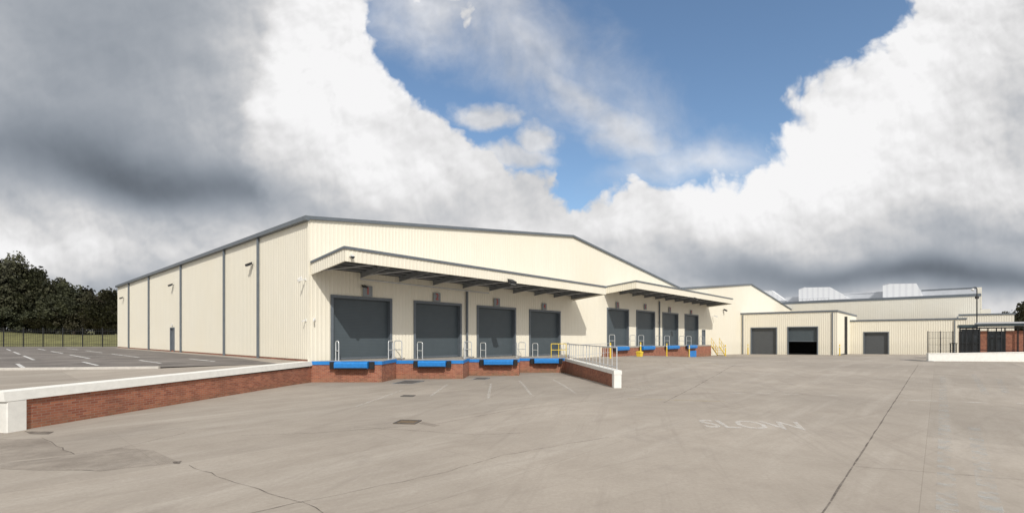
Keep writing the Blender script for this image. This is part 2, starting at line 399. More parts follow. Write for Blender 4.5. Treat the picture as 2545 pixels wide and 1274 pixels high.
m=MB(); m.hexa([(-.15,-.1,EV),(LS/2,-.1,RG),(LS/2,LD,RG),(-.15,LD,EV)],[(-.15,-.1,EV+.1),(LS/2,-.1,RG+.1),(LS/2,LD,RG+.1),(-.15,LD,EV+.1)])
m.hexa([(LS/2,-.1,RG),(LS,-.1,EV),(LS,LD,EV),(LS/2,LD,RG)],[(LS/2,-.1,RG+.1),(LS,-.1,EV+.1),(LS,LD,EV+.1),(LS/2,LD,RG+.1)]); roof=m.build('roof','roof',wh)
m=MB()
for a,b in ((-.2,LS/2),(LS/2,LS)):
    m.hexa([(a,-.16,zt(max(a,0))-.05),(b,-.16,zt(b)-.05),(b,-.03,zt(b)-.05),(a,-.03,zt(max(a,0))-.05)],[(a,-.16,zt(max(a,0))+.14),(b,-.16,zt(b)+.14),(b,-.03,zt(b)+.14),(a,-.03,zt(max(a,0))+.14)])
m.build('verge_trim','slate',roof)
m=MB().ext_y([(-.25,EV-.09),(-.03,EV-.12),(-.03,EV+.15),(-.25,EV+.15)],-.17,LD+.1); m.build('gutter','slate',roof)
for px in (322,372,452,560,645):
    y=YL(px,0); MB().box(-.17,-.03,y-.075,y+.075,1.14,EV-.12,.02).build('downpipe','slate',wh)
for px in (1158,1637):
    s=S(px); m=MB().box(s-.07,s+.07,-.20,-.05,-.3,5.9 if px<1500 else 7,.02)
    m.build('downpipe','slate',wh)
o=MB().box(.06,.11,pdy[0]+.08,pdy[1]-.08,1.2,3.3).build('side_door','slate',wh)
f=MB().box(-.06,.14,pdy[0]-.02,pdy[0]+.08,1.14,3.42).box(-.06,.14,pdy[1]-.08,pdy[1]+.02,1.14,3.42).box(-.065,.14,pdy[0]+.08,pdy[1]-.08,3.3,3.42); f.build('frame','slate',o)
MB().tube((.0,pdy[0]+.18,2.2),(.0,pdy[0]+.34,2.2),.02).build('handle','galv',o)
MB().box(-.1,-.035,YL(429,0)-.12,YL(429,0)+.12,3.6,3.78).build('door_lamp','camw',wh)
pcs={1:(914,710,738),2:(1086,727,751),3:(1235,741,764),4:(1353,753,772),5:(1535,750,766),6:(1604,755,769),7:(1665,763,777),8:(1718,770,782)}
def sign(parent,k,off=0):
    pc=pcs[k]
    s=S(pc[0],-.1); zt_=Z(pc[1],s,-.1); zb=Z(pc[2],s,-.1); w=(zt_-zb)*.46
    if zb<ds[k][3]+.05: zb=ds[k][3]+.05
    p=MB().box(s-w-off,s+w-off,-.12,-.075,zb,zt_).build('number_plate','plate',parent)
    me=text_mesh(str(k),(zt_-zb)*1.0,.004,.004); me.materials.append(M['red'])
    o=bpy.data.objects.new('numeral',me); COL.objects.link(o); o.parent=p; o.location=(s-off,-.128,(zt_+zb)/2); o.rotation_euler=(math.pi/2,0,0)
for k in range(1,8):
    a,b,z0,z1=ds[k]; roller(wh,'x',0,a,b,z0,z1,-1); sign(wh,k)
def flood(parent,loc,dirx,diry,sc=1):
    x,y,z=loc
    arm=MB().tube((x,y,z),(x+dirx*.2*sc,y+diry*.2*sc,z+.03*sc),.03*sc)
    o=arm.build('floodlight','black',parent)
    cx,cy=x+dirx*.34*sc,y+diry*.34*sc; px_,py_=-diry,dirx
    hw=.24*sc
    ring=[(-.20,.17),(.18,-.02),(.14,-.18),(-.15,-.04)]
    b=[(cx+dirx*a*sc-px_*hw,cy+diry*a*sc-py_*hw,z+c*sc) for a,c in ring]; t=[(cx+dirx*a*sc+px_*hw,cy+diry*a*sc+py_*hw,z+c*sc) for a,c in ring]
    MB().hexa(b,t).build('lamp_housing','black',o)
    ring=[(.13,-.19),(.12,-.21),(-.14,-.07),(-.13,-.05)]
    hw*=.85; b=[(cx+dirx*a*sc-px_*hw,cy+diry*a*sc-py_*hw,z+c*sc) for a,c in ring]; t=[(cx+dirx*a*sc+px_*hw,cy+diry*a*sc+py_*hw,z+c*sc) for a,c in ring]
    MB().hexa(b,t).build('lamp_glass','lamp',o)
for px,py in ((629,657),(432,708),(308,740)):
    y=YL(px,0); flood(wh,(0,y,Z(py,0,y)),-1,0,.85)
def cctv(parent,loc,dx,dy,s=1):
    x,y,z=loc
    o=MB().tube((x,y,z),(x+dx*.25*s,y+dy*.25*s,z),.02).box(x-.05,x+.05,y-.05,y+.05,z-.07,z+.07).build('security_camera','camw',parent)
    MB().beam((x+dx*.2*s,y+dy*.2*s,z-.02),(x+dx*.55*s,y+dy*.55*s,z-.12*s),.11*s,.11*s).build('camera_body','camw',o)
cctv(wh,(0,.35,Z(694,0,.35)),-1,-.2,.9); cctv(wh,(0,.9,Z(690,0,.9)),-.6,.3,.5)
cctv(wh,(.3,-.03,Z(793,.3)),-.5,-.8,.7); cctv(wh,(0,.3,Z(795,0,.3)),-.8,-.1,.6)
# ---- canopies
def canopy(parent,s0,s1,w,zi,zo,fh,step):
    t=MB().hexa([(s0,-w,zo-.08),(s1,-w,zo-.08),(s1,-.05,zi-.08),(s0,-.05,zi-.08)],[(s0,-w,zo),(s1,-w,zo),(s1,-.05,zi),(s0,-.05,zi)])
    root=t.build('canopy','roof',parent)
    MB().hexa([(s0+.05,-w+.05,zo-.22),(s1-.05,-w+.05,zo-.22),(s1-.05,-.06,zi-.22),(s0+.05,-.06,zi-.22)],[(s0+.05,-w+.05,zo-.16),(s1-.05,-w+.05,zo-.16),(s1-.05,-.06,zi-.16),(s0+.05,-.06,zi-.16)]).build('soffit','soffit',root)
    f=MB().clad('x',-w-.01,s0,s1,lambda s:zo-fh,lambda s:zo,-1)
    f.poly([(s0,-w+.05,zo-fh),(s1,-w+.05,zo-fh),(s1,-w+.05,zo),(s0,-w+.05,zo)])
    f.poly([(s0,-w+.05,zo-fh),(s1,-w+.05,zo-fh),(s1,-w-.01,zo-fh),(s0,-w-.01,zo-fh)]); f.build('fascia','cream',root)
    for sx,o_ in ((s0,-1),(s1,1)):
        e=MB(); zf=lambda y:zi+(zo-zi)*(-y/w)
        e.clad('y',sx+o_*.01,-w,-.06,lambda y:zf(y)-fh,zf,o_)
        e.poly([(sx-o_*.05,-w,zo-fh),(sx-o_*.05,-.06,zi-fh),(sx-o_*.05,-.06,zi),(sx-o_*.05,-w,zo)]); e.build('end_fascia','cream',root)
    tr=MB().box(s0-.07,s1+.07,-w-.09,-w+.06,zo-.01,zo+.12)
    for sx in (s0,s1): tr.beam((sx,-w+.06,zo+.055),(sx,-.08,zi+.055),.15,.12)
    tr.build('canopy_trim','slate',root)
    n=int((s1-s0)/step)
    for k in range(n+1):
        s=s0+.25+(s1-s0-.5)*k/n
        b=MB(); b.beam((s,-.07,zi-.38),(s,-w+.08,zo-.38),.012,.26); 
        b.beam((s,-.07,zi-.26),(s,-w+.08,zo-.26),.11,.02); b.beam((s,-.07,zi-.52),(s,-w+.08,zo-.52),.11,.02)
        b.build('canopy_beam','steel',root)
        if k<n:   # light angle brace between two cantilevers
            s2=s0+.25+(s1-s0-.5)*(k+1)/n
            MB().beam((s+.1,-.3,zi-.40),(s2-.1,-w+.35,zo-.36),.05,.05).build('wind_brace','galv',root)
    for j in range(1,6):
        y=-w*j/6; z=zi+(zo-zi)*j/6; MB().box(s0+.1,s1-.1,y-.025,y+.025,z-.31,z-.225).build('purlin','steel',root)
    return root
can1=canopy(wh,0.12,25.75,3.7,6.62,7.0,.64,2.8)
can2=canopy(wh,31.6,61.7,3.7,7.70,8.05,.68,3.0)
MB().tube((3.0,-.35,Z(693,3,-.35)),(14.,-.35,Z(693,3,-.35)-.1),.04).build('pipe_rail','galv',wh)
flood(wh,(S(1262,-3.7),-3.74,Z(700,S(1262,-3.7),-3.7)),0,-1,1.1); flood(wh,(S(1723,-3.7),-3.74,Z(742,S(1723,-3.7),-3.7)),0,-1,1.0)
o=MB().box(.35,.5,-3.95,-3.7,6.62,6.7).build('dome_camera','camw',wh); MB().ball((.42,-3.95,6.6),.11,12,5,1,True).build('camera_dome','glass',o)
flood(wh,(S(900),-.03,Z(712,S(900))),.2,-1,.6)
# ---------------------------------------------------------------- second gable
g2=lthing('warehouse','second cream gabled warehouse behind the right end of the far dock canopy','warehouse',LS,0)
L2=65.8; R2=12.4; E2=9.1
zt2=lambda s:E2+(R2-E2)*(1-abs(s-L2/2)/(L2/2))
d8=(ds[8][0]-LS,ds[8][1]-LS,ds[8][2],ds[8][3]); pd=(S(1744)-LS,S(1752)-LS,1.3,3.6)
m=MB().clad('x',0,0.001,L2,lambda s:-.8,zt2,-1,holes=[d8,pd],brk=(L2/2,)); m.build('front_wall','cream',g2)
m=MB()
m.hexa([(0.05,-.1,E2),(L2/2,-.1,R2),(L2/2,50,R2),(0.05,50,E2)],[(0.05,-.1,E2+.1),(L2/2,-.1,R2+.1),(L2/2,50,R2+.1),(0.05,50,E2+.1)])
m.hexa([(L2/2,-.1,R2),(L2,-.1,E2),(L2,50,E2),(L2/2,50,R2)],[(L2/2,-.1,R2+.1),(L2,-.1,E2+.1),(L2,50,E2+.1),(L2/2,50,R2+.1)]); r2_=m.build('roof','roof',g2)
m=MB()
for a,b in ((0.05,L2/2),(L2/2,L2)):
    m.hexa([(a,-.2,zt2(a)-.1),(b,-.2,zt2(b)-.1),(b,-.04,zt2(b)-.1),(a,-.04,zt2(a)-.1)],[(a,-.2,zt2(a)+.15),(b,-.2,zt2(b)+.15),(b,-.04,zt2(b)+.15),(a,-.04,zt2(a)+.15)])
m.build('verge_trim','slate',r2_)
o=roller(g2,'x',0,*d8,-1); sign(g2,8,LS)
o=MB().box(pd[0]+.05,pd[1]-.05,.05,.1,1.3,3.5).build('side_door','slate',g2); MB().box(pd[0]-.02,pd[0]+.06,-.07,.12,1.3,3.6).box(pd[1]-.06,pd[1]+.02,-.07,.12,1.3,3.6).box(pd[0]+.06,pd[1]-.06,-.075,.12,3.5,3.6).build('frame','slate',o)
cctv(g2,(S(1770)-LS,0,Z(784,S(1770))),0,-1,1.5)
flood(g2,(S(1797)-LS,0,Z(770,S(1797))),0,-1,1.2)
# ---------------------------------------------------------------- right annexes
def annexe(name,label,x0,y0,y1,depth,ztop,zb,dlist,mat='cream',trimh=.26,pitch=.3):
    a=lthing(name,label,'warehouse',x0,y0)
    L=y1-y0
    hs=[(d[0]-y0,d[1]-y0,d[5],d[2]) for d in dlist]
    MB().clad('y',0,0,L,lambda y:zb,lambda y:ztop,-1,pitch,.025,holes=hs).build('front_wall',mat,a)
    MB().clad('x',0,0,depth,lambda y:zb,lambda y:ztop,-1,pitch,.025).build('side_wall',mat,a)
    MB().box(.02,depth,.1,L,ztop-.25,ztop-.05).build('roof','roof',a)
    MB().box(-.12,.02,-.14,L,ztop-trimh*.4,ztop+trimh*.6).box(.02,depth,-.14,.02,ztop-trimh*.4,ztop+trimh*.6).build('roof_trim','slate',a)
    for h,d in zip(hs,dlist):
        roller(a,'y',0,h[0],h[1],h[2],h[3],-1,d[4],d[3],.13,.3)
    MB().box(-.02,.0,-.02,.0,zb,ztop).build('corner_trim','slate',a)
    return a
XA=78.3; ya=YL(2080,XA)
A=annexe('loading_annexe','cream annexe with two grey roller doors side by side, one half open',XA,ya,0,24,6.62,-.8,
  [(YL(1931,XA),YL(1866,XA),4.15,0,'shut_dark',-.6),(YL(2033,XA),YL(1957,XA),4.2,2.25,'shut',-.5)])
MB().box(-.16,-.04,(YL(2069,XA)-ya)-.07,(YL(2069,XA)-ya)+.07,-.5,6.4).build('downpipe','slate',A)
MB().box(-.16,-.04,(YL(1846,XA)-ya)-.07,(YL(1846,XA)-ya)+.07,-.5,6.4).build('downpipe','slate',A)
yo0,yo1=YL(2033,XA)-ya,YL(1957,XA)-ya
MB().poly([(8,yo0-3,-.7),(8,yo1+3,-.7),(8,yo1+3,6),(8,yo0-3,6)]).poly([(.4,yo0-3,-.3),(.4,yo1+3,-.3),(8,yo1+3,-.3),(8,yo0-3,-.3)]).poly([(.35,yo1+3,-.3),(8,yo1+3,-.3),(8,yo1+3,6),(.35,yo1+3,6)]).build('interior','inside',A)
XB=93.0; yb0,yb1=YL(2400,XB),ya-.03
B=annexe('loading_annexe','low cream flat roofed annexe with a single grey roller door',XB,yb0,yb1,20,Z(797,XB,yb1),-1.0,[(YL(2209,XB),YL(2146,XB),3.4,0,'shut_dark',-.75)])
MB().box(-.14,-.04,(YL(2372,XB)-yb0)-.06,(YL(2372,XB)-yb0)+.06,-.5,5.2).build('downpipe','slate',B)
XC=103; yc0,yc1=YL(2521,XC),YL(2382,XC)
Cc=annexe('office_block','small cream block with slate roof edge behind the brick gatehouse',XC,yc0,yc1,14,Z(781,XC,(yc0+yc1)/2),-1.,[],'pale')
XR=117.4; yr0=YL(2436,XR)
R=annexe('warehouse','tall pale ribbed warehouse at the far right with white rooflights on its roof',XR,yr0,30,60,10.65,-1.,[],'pale',.5)
for lst in ([(1985,748),(1985,719),(2000,714),(2062,713),(2113,742)],[(2194,742),(2194,709),(2212,705),(2278,704),(2296,738)],[(1896,750),(1896,722),(1918,722),(1952,746)]):
    XX=XR+6; pr=[(YL(a,XX)-yr0,Z(b,XX,YL(a,XX))) for a,b in lst]
    rl_=MB().ext_x(pr,6,9).build('rooflight','rooflight',R)
    MB().ext_x([pr[1],pr[2],(pr[2][0],pr[2][1]+.12),(pr[1][0],pr[1][1]+.12)],5.95,9.1).build('rooflight_capping','roof',rl_)
XX=XR+8
for x0,x1,yt in ((1952,1985,738),(2085,2200,728),(2290,2432,718)):
    y1,y0=YL(x0,XX)-yr0,YL(x1,XX)-yr0; zz=Z(yt,XX,(y0+y1)/2+yr0)
    rm=MB().box(8,11,y0,y1,10.3,zz).build('roof_monitor','roof',R)
    if x0>2000: MB().box(7.9,8,y0,y1,zz-.1,zz+.12).build('monitor_capping','slate' if x0>2200 else 'roof',rm)
rl=MB(); y0,y1=YL(2060,XR+2)-yr0,YL(1985,XR+2)-yr0
for k in range(9): 
    y=y0+(y1-y0)*k/8; rl.tube((2,y,10.5),(2,y,11.6),.025,5)
rl.tube((2,y0,11.6),(2,y1,11.6),.025,5).tube((2,y0,11.1),(2,y1,11.1),.025,5).build('roof_railing','steel',R)
ya_=YL(2443,XR-.8)-yr0
MB().box(.3,3,ya_+.1,.4,8,Z(713,XR,yr0)).box(.3,3,-1.5,-.03,-.6,7.9).build('stair_tower','pale',R)
# ---------------------------------------------------------------- sawtooth docks 1-4
L=[(-11.2,26.7),(-7.2,29.7),(-3.0,33.4),(.62,37.2)]
Rr=[(-7.3,26.75),(-3.06,29.75),(.5,33.45),(4.2,37.3)]
Ff=[(C[0]+.05,C[1]+.05),W(6.4,0),W(12.7,0),W(18.1,0),W(25.3,0)]
nx=L[1:]+[(4.35,40.5)]
lev=[(833,915),(1040,1108),(1203,1275),(1328,1388)]
for k in range(4):
    o=L[k]; zk=dz[k+1]
    t=thing('loading_dock','brick loading dock with blue edge and blue leveller lip below door number '+str(k+1),'loading dock',(o[0],o[1],0),0,'sawtooth loading docks')
    P=[(p[0]-o[0],p[1]-o[1]) for p in (L[k],Rr[k],nx[k],Ff[k+1],Ff[k])]
    P=[(p[0],p[1]+.012) if i in(3,4) else p for i,p in enumerate(P)]
    n=Vector((-D2[0],-D2[1]))*.07
    P[3]=(P[3][0]+n.x,P[3][1]+n.y); P[4]=(P[4][0]+n.x,P[4][1]+n.y)
    MB().prism(P,-.6,zk-.20).build('brick_base','brick',t)
    MB().prism(P,zk-.198,zk).build('dock_slab','floor',t)
    e=MB()
    a,b,c=[Vector((*q,0)) for q in P[:3]]
    e.beam(a+Vector((0,0,zk-.095)),b+Vector((.03,0,zk-.095)),.07,.2); e.beam(b+Vector((0,0,zk-.0975)),c+Vector((0,0,zk-.0975)),.07,.19)
    e.build('blue_edge','blue',t)
    Yk=o[1]; x0,x1=[U(q)*(Yk-.2)-o[0] for q in lev[k]]
    lp=MB().ext_x([(-.04,.0+zk+.01),(-.34,zk-.03),(-.42,zk-.12),(-.40,zk-.34),(-.34,zk-.40),(-.04,zk-.36)],x0,x1).build('leveller_lip','blue',t)
    MB().ext_x([(-.38,zk-.345),(-.42,zk-.39),(-.36,zk-.43),(-.05,zk-.40)],x0+.05,x1-.05).build('lip_hinge','rubber',lp)
    for q in ((x0-.32,x0-.04),(x1+.04,x1+.32)): MB().box(q[0],q[1],-.22,-.03,zk-.42,zk-.02,.03).build('dock_bumper','rubber',t)
def hoop(x,y,z,ang,label,grp='galvanised hoop guards on the docks',h=1.12,w=.5,mat='galv'):
    t=thing('hoop_guard',label,'guard rail',(x,y,z),ang,grp)
    r=.12; pts=[(0,0,0),(0,0,h-r),(.04,0,h-.035),(r,0,h),(w-r,0,h),(w-.04,0,h-.035),(w,0,h-r),(w,0,0)]
    MB().path(pts,.03,8).build('hoop',mat,t); MB().tube((0,0,h*.5),(w,0,h*.5),.024).build('cross_rail',mat,t)
    MB().box(-.07,.07,-.07,.07,0,.015).box(w-.07,w+.07,-.07,.07,0,.015).build('foot_plate',mat,t)
for k in range(1,5):
    for j,(sx,side) in enumerate(((ds[k][0]+.05,'left'),(ds[k][1]-.1,'right'))):
        y=-.35 if j==0 else -.45
        if k==1 and j==0: y=-.3
        wxy=W(sx+(.1 if j==0 and k==1 else 0),y); hoop(wxy[0],wxy[1],dz[k],TH-math.pi/2+(.25 if j else -.1),'galvanised hoop guard at the %s side of door number %d'%(side,k),w=.42 if (k==1 and j==0) else .62)
    if k<4:
        q=nx[k-1]; hoop(q[0]-.25,q[1]-.9,dz[k],math.pi/2,'galvanised hoop guard along the step between dock %d and dock %d'%(k,k+1),w=1.0)
t=thing('yellow_guard_rail','yellow tubular guard rail at the right end of dock number four','guard rail',(3.2,39.0,.85),.1)
m=MB(); 
for q in (0,.62,1.24): m.tube((q,0,0),(q,0,1.1),.03)
m.build('post','yellow',t); MB().tube((0,0,1.1),(1.24,0,1.1),.03).tube((0,0,.6),(1.24,0,.6),.025).build('rail','yellow',t)
# ---------------------------------------------------------------- docks 5-8 platform
t=lthing('dock_platform','brick dock platform with blue levellers below doors five to eight','loading dock',31.2,0)
Lp=60.6-31.2
def zfl(s): return 1.5-.17*s/Lp
MB().hexa([(0,-1,-.6),(Lp,-1,-.6),(Lp,-.07,-.6),(0,-.07,-.6)],[(0,-1,zfl(0)-.15),(Lp,-1,zfl(Lp)-.15),(Lp,-.07,zfl(Lp)-.15),(0,-.07,zfl(0)-.15)]).build('brick_base','brick',t)
MB().hexa([(0,-1.03,zfl(0)-.148),(Lp,-1.03,zfl(Lp)-.148),(Lp,-.07,zfl(Lp)-.148),(0,-.07,zfl(0)-.148)],[(0,-1.03,zfl(0)),(Lp,-1.03,zfl(Lp)),(Lp,-.07,zfl(Lp)),(0,-.07,zfl(0))]).build('dock_slab','floor',t)
for a,b in ((1533,1562),(1597,1626),(1660,1687),(1711,1731)):
    s0,s1=S(a,-1.3)-31.2,S(b,-1.3)-31.2; zz=zfl(s0)
    lp=MB().ext_x([(-1.04,zz+.02),(-1.38,zz-.02),(-1.46,zz-.12),(-1.44,zz-.36),(-1.36,zz-.44),(-1.04,zz-.36)],s0,s1).build('leveller_lip','blue',t)
    for q in (s0-.35,s1+.05): MB().box(q,q+.3,-1.25,-1.04,zz-.45,zz-.05).build('dock_bumper','rubber',t)
s0=S(1713,-1.1)-31.2; s1=S(1731,-1.1)-31.2; MB().box(s0,s1,-1.09,-1.02,-.28,.62).build('blue_panel','blue',t)
for k in range(5,9):
    for j,(sx,side) in enumerate(((ds[k][0]+.1,'left'),(ds[k][1]-.1,'right'))):
        a=W(sx,-.25); hoop(a[0],a[1],zfl(sx-31.2),TH-math.pi/2,'galvanised hoop guard at the %s side of door number %d'%(side,k),h=1.25,w=.65)
def bollard(px,s,y,h,label,w=.075):
    xy=W(s,y); z=gz(*xy)
    t=thing('bollard',label,'bollard',(xy[0],xy[1],z),0,'yellow bollards along the docks')
    MB().tube((0,0,-.05),(0,0,h-.06),w,14).tube((0,0,h-.06),(0,0,h),w,14,w*.55).build('post','yellow',t)
    MB().tube((0,0,h*.72),(0,0,h*.82),w+.004,14).build('band','camw',t)
    MB().tube((0,0,0.0),(0,0,.03),w*1.6,14).build('base_collar','yellow',t)
for px,yl,lb in ((1517,-2.6,'yellow bollard left of door five'),(1592,-2.6,'yellow bollard between doors five and six, behind the grit bin'),(1657,-2.4,'yellow bollard between doors six and seven'),(1713,-2.4,'yellow bollard beside the blue panel below door eight'),(1803,-2.5,'yellow bollard right of the yellow steps'),(1859,-2.5,'yellow bollard left of the two grey roller doors')):
    s=S(px,yl); bollard(px,s,yl,1.5 if px<1800 else 1.7,lb)
w_=YL(2087,XA-1.5); bollard(2087,XA-1.5,w_,1.7,'yellow bollard at the corner between the two annexes')
xy=W(S(1581,-2.4),-2.8); t=thing('grit_bin','small yellow grit bin with a domed lid by the dock wall','bin',(xy[0],xy[1],gz(*xy)),TH)
MB().hexa([(-.26,-.2,0),(.26,-.2,0),(.26,.2,0),(-.26,.2,0)],[(-.32,-.25,.42),(.32,-.25,.42),(.32,.25,.42),(-.32,.25,.42)]).build('body','yellow',t)
MB().ext_x([(-.28,.42),(.28,.42),(.26,.48),(.13,.58),(-.08,.56),(-.26,.47)],-.35,.35).build('lid','yellow',t)
t=lthing('yellow_steps','yellow steel steps with handrails up to the personnel door','steps',60.7,-1.0,0)
g0=gz(*W(63,-1.5))
for k in range(6):
    MB().box(.1+k*.42,.52+k*.42,-.05,-1.1,1.33-.25*(k+1)-.05,1.33-.25*(k+1)).build('tread','yellow',t)
for y in (0,-1.15):
    m=MB(); m.beam((0,y,1.15),(2.7,y,g0+.05),.05,.18).build('stringer','yellow',t)
    m=MB()
    for q in (0.0,.9,1.8,2.7): 
        zz=1.25-(1.25-g0-.1)*q/2.7; m.tube((q,y,zz),(q,y,zz+1.1),.028)
    m.tube((0,y,2.35),(2.7,y,g0+1.2),.028).tube((0,y,1.8),(2.7,y,g0+.65),.024)
    m.build('handrail','yellow',t)
# ---------------------------------------------------------------- left retaining wall
p0=Vector((-13.2-.3,12.55,0)); p1=Vector((-11.2-.28,26.72,0)); d=(p1-p0); Ln=d.length; ang=math.atan2(d.y,d.x)
t=thing('retaining_wall','long low red brick retaining wall with white coping at the left','wall',p0,ang)
MB().box(.35,Ln,-.26,.26,-.3,.82).build('brickwork','brick',t)
MB().hexa([(-.1,-.34,.82),(Ln,-.34,.90),(Ln,.34,.90),(-.1,.34,.82)],[(-.1,-.31,1.07),(Ln,-.31,1.15),(Ln,.31,1.15),(-.1,.31,1.07)]).build('coping','white',t)
MB().box(-.04,.42,-.33,.33,-.3,.818,.02).build('end_pier','white',t)
a=Vector((5.2,23.5,0)); b=Vector((4.27,37.0,0)); d=b-a; Ln=d.length; ang=math.atan2(d.y,d.x)
t=thing('retaining_wall','short brick ramp wall with white end below the grey railing','wall',a,ang)
MB().box(.3,Ln,-.14,.15,-.6,.66).build('brickwork','brick',t)
MB().box(-.04,Ln,-.2,.2,.662,.86).build('coping','white',t)
MB().box(-.02,.35,-.19,.19,-.4,.66,.02).build('end_pier','white',t)
t=thing('railing','galvanised railing of close upright bars along the ramp wall','railing',(a.x,a.y,.86),ang)
n=16
for k in range(n+1):
    x=.15+(Ln-.2)*k/n; MB().tube((x,0,0),(x,0,1.12),.028 if k%4==0 else .017,7).build('upright','galv',t)
MB().tube((.15,0,1.12),(Ln-.05,0,1.12),.03).build('top_rail','galv',t); MB().tube((.15,0,.16),(Ln-.05,0,.16),.022).build('bottom_rail','galv',t)
a2=(4.6,38.5); b2=W(30.8,-1.2); dd=Vector((b2[0]-a2[0],b2[1]-a2[1],0)); L3=dd.length
t=thing('railing','short galvanised railing between dock four and door five','railing',(a2[0],a2[1],.75),math.atan2(dd.y,dd.x))
for k in range(8): x=L3*k/7; MB().tube((x,0,-.5),(x,0,1.1),.018,6).build('upright','galv',t)
MB().tube((0,0,1.1),(L3,0,1.1),.025).build('top_rail','galv',t); MB().tube((0,0,.2),(L3,0,.2),.02).build('bottom_rail','galv',t)
# ---------------------------------------------------------------- drain covers
for (x0,y0,x1,y1,lb) in ((980,1044,1046,1053,'rusty square drain cover in the middle of the yard'),(996,982,1032,985,'narrow dark drain grating in front of dock number two'),(985,946,1045,953,'wide grey drain grating at the foot of dock one'),(1175,939,1215,943,'small grey grating between docks two and three'),(2262,893,2292,897,'small drain cover near the low white wall')):
    g=G((x0+x1)/2,(y0+y1)/2); ga_=G(x0,(y0+y1)/2); gb=G(x1,(y0+y1)/2); Y0=G(x0,y1)[1]; Y1=G(x0,y0)[1]
    hw=(gb[0]-ga_[0])/2*.85; hh=(Y1-Y0)/2
    t=thing('drain_cover',lb,'drain cover',(g[0],g[1],g[2]+.006),-.15)
    MB().box(-hw,hw,-hh,hh,-.02,.006).build('plate','dirt' if y0>1000 else 'drain',t)
    m=MB().box(-hw,hw,-hh,-hh+.05,.006,.02).box(-hw,hw,hh-.05,hh,.006,.02).box(-hw,-hw+.05,-hh+.05,hh-.05,.006,.02).box(hw-.05,hw,-hh+.05,hh-.05,.006,.02)
    m.build('frame','steel' if y0<970 else 'drain',t)
# ---------------------------------------------------------------- gatehouse & right edge
gx,gy=U(2386)*55,55.0
t=thing('gatehouse','dark framed glass and red brick gatehouse with flat roof at the right edge','gatehouse',(gx,gy,-.1),TH-math.pi/2)
MB().box(1.65,2.25,.0,.2,0,3.3).box(2.25,3.65,.0,.2,0,.95).box(3.65,9,.0,.2,0,3.3).box(0,9,4.4,4.6,0,3.3).box(8.8,9,.2,4.4,0,3.3).build('brick_wall','brick',t)
rf=MB().box(1.45,9.6,-.6,5,3.85,4.17).build('roof','teal',t)
MB().box(1.40,9.65,-.66,-.6,4.08,4.25).box(1.40,1.45,-.6,5,4.08,4.25).build('roof_edge','roof',rf)
MB().box(-.15,1.45,-.4,5,3.7,4.0).build('porch_roof','teal',t)
MB().box(.1,1.6,.08,.12,.1,3.5).build('glazing','glass',t); MB().box(2.3,3.6,.08,.12,1.0,3.25).build('glazing','glass',t); MB().box(0.05,.09,.15,4.3,.1,3.5).build('glazing','glass',t)
for x in (0,.52,1.08,1.62,2.28,2.95,3.62,4.6): MB().box(x-.05,x+.05,-.04,.16,0,3.55).build('window_frame','black',t)
MB().box(0.06,1.56,-.02,.13,1.9,2.0).box(2.34,3.56,-.02,.13,.93,1.02).box(2.34,3.56,-.02,.13,2.5,2.58).box(0,9,-.04,.13,3.56,3.7).build('transom','black',t)
MB().box(-.05,5,-.5,-.46,1.1,1.16).box(-.05,5,-.5,-.46,.6,.65).build('guard_rail','black',t)
for x in (-.05,1.6,3.3,5.0): MB().box(x-.04,x+.04,-.52,-.44,0,3.7).build('post','black',t)
a=Vector((U(2305)*50,50,-.1)); b=Vector((68,46.5,-.1)); d=b-a; Ln=d.length
t=thing('low_wall','low white painted wall in front of the gatehouse','wall',a,math.atan2(d.y,d.x))
MB().hexa([(0,-.15,-.3),(Ln,-.15,-.3),(Ln,.15,-.3),(0,.15,-.3)],[(0,-.15,.82),(Ln,-.15,1.35),(Ln,.15,1.35),(0,.15,.82)]).build('wall_body','white',t)
MB().hexa([(-.03,-.18,.82),(Ln,-.18,1.35),(Ln,.18,1.35),(-.03,.18,.82)],[(-.03,-.18,.90),(Ln,-.18,1.43),(Ln,.18,1.43),(-.03,.18,.90)]).build('coping','white',t)
a=Vector((U(2306)*60,60,-.2)); Ln=(U(2368)-U(2306))*60
t=thing('mesh_fence','black mesh fence panel left of the gatehouse','fence',a,0)
m=MB()
for k in range(17): x=Ln*k/16; m.box(x-.012,x+.012,-.012,.012,.1,3.4)
for k in range(5): z=.15+3.2*k/4; m.box(0,Ln,-.008,.008,z-.01,z+.01)
m.build('mesh_panel','mesh',t)
for x in (0,Ln/2,Ln): MB().box(x-.04,x+.04,-.04,.04,0,3.45).build('post','mesh',t)
t=thing('turnstile','dark turnstile cage between the mesh fence and gatehouse','turnstile',(U(2362)*57,57,-.2),0)
m=MB()
for k in range(3): m.box(.35*k-.03,.35*k+.03,-.03,.03,0,1.9)
m.build('post','black',t); m=MB()
for k in range(6): m.tube((0,0,.3+.28*k),(.7,0,.3+.28*k),.015,5)
m.build('bar','black',t); MB().box(-.06,.76,-.1,.1,1.9,1.98).build('top_plate','black',t)
t=thing('camera_column','tall slim black camera column behind the gatehouse','camera column',(U(2428)*57.5,57.5,-.2),0)
MB().tube((0,0,0),(0,0,1.2),.16,12).tube((0,0,1.2),(0,0,8.5),.07,10,.055).build('pole','black',t)
MB().path([(0,0,8.5),(-.2,0,8.7),(-.45,0,8.65),(-.5,0,8.5)],.04).build('arm','black',t); MB().ball((-.5,0,8.4),.16,12,6).build('camera_dome','camw',t)
MB().box(-.13,.13,-.13,.13,7.3,7.6).build('junction_box','black',t)
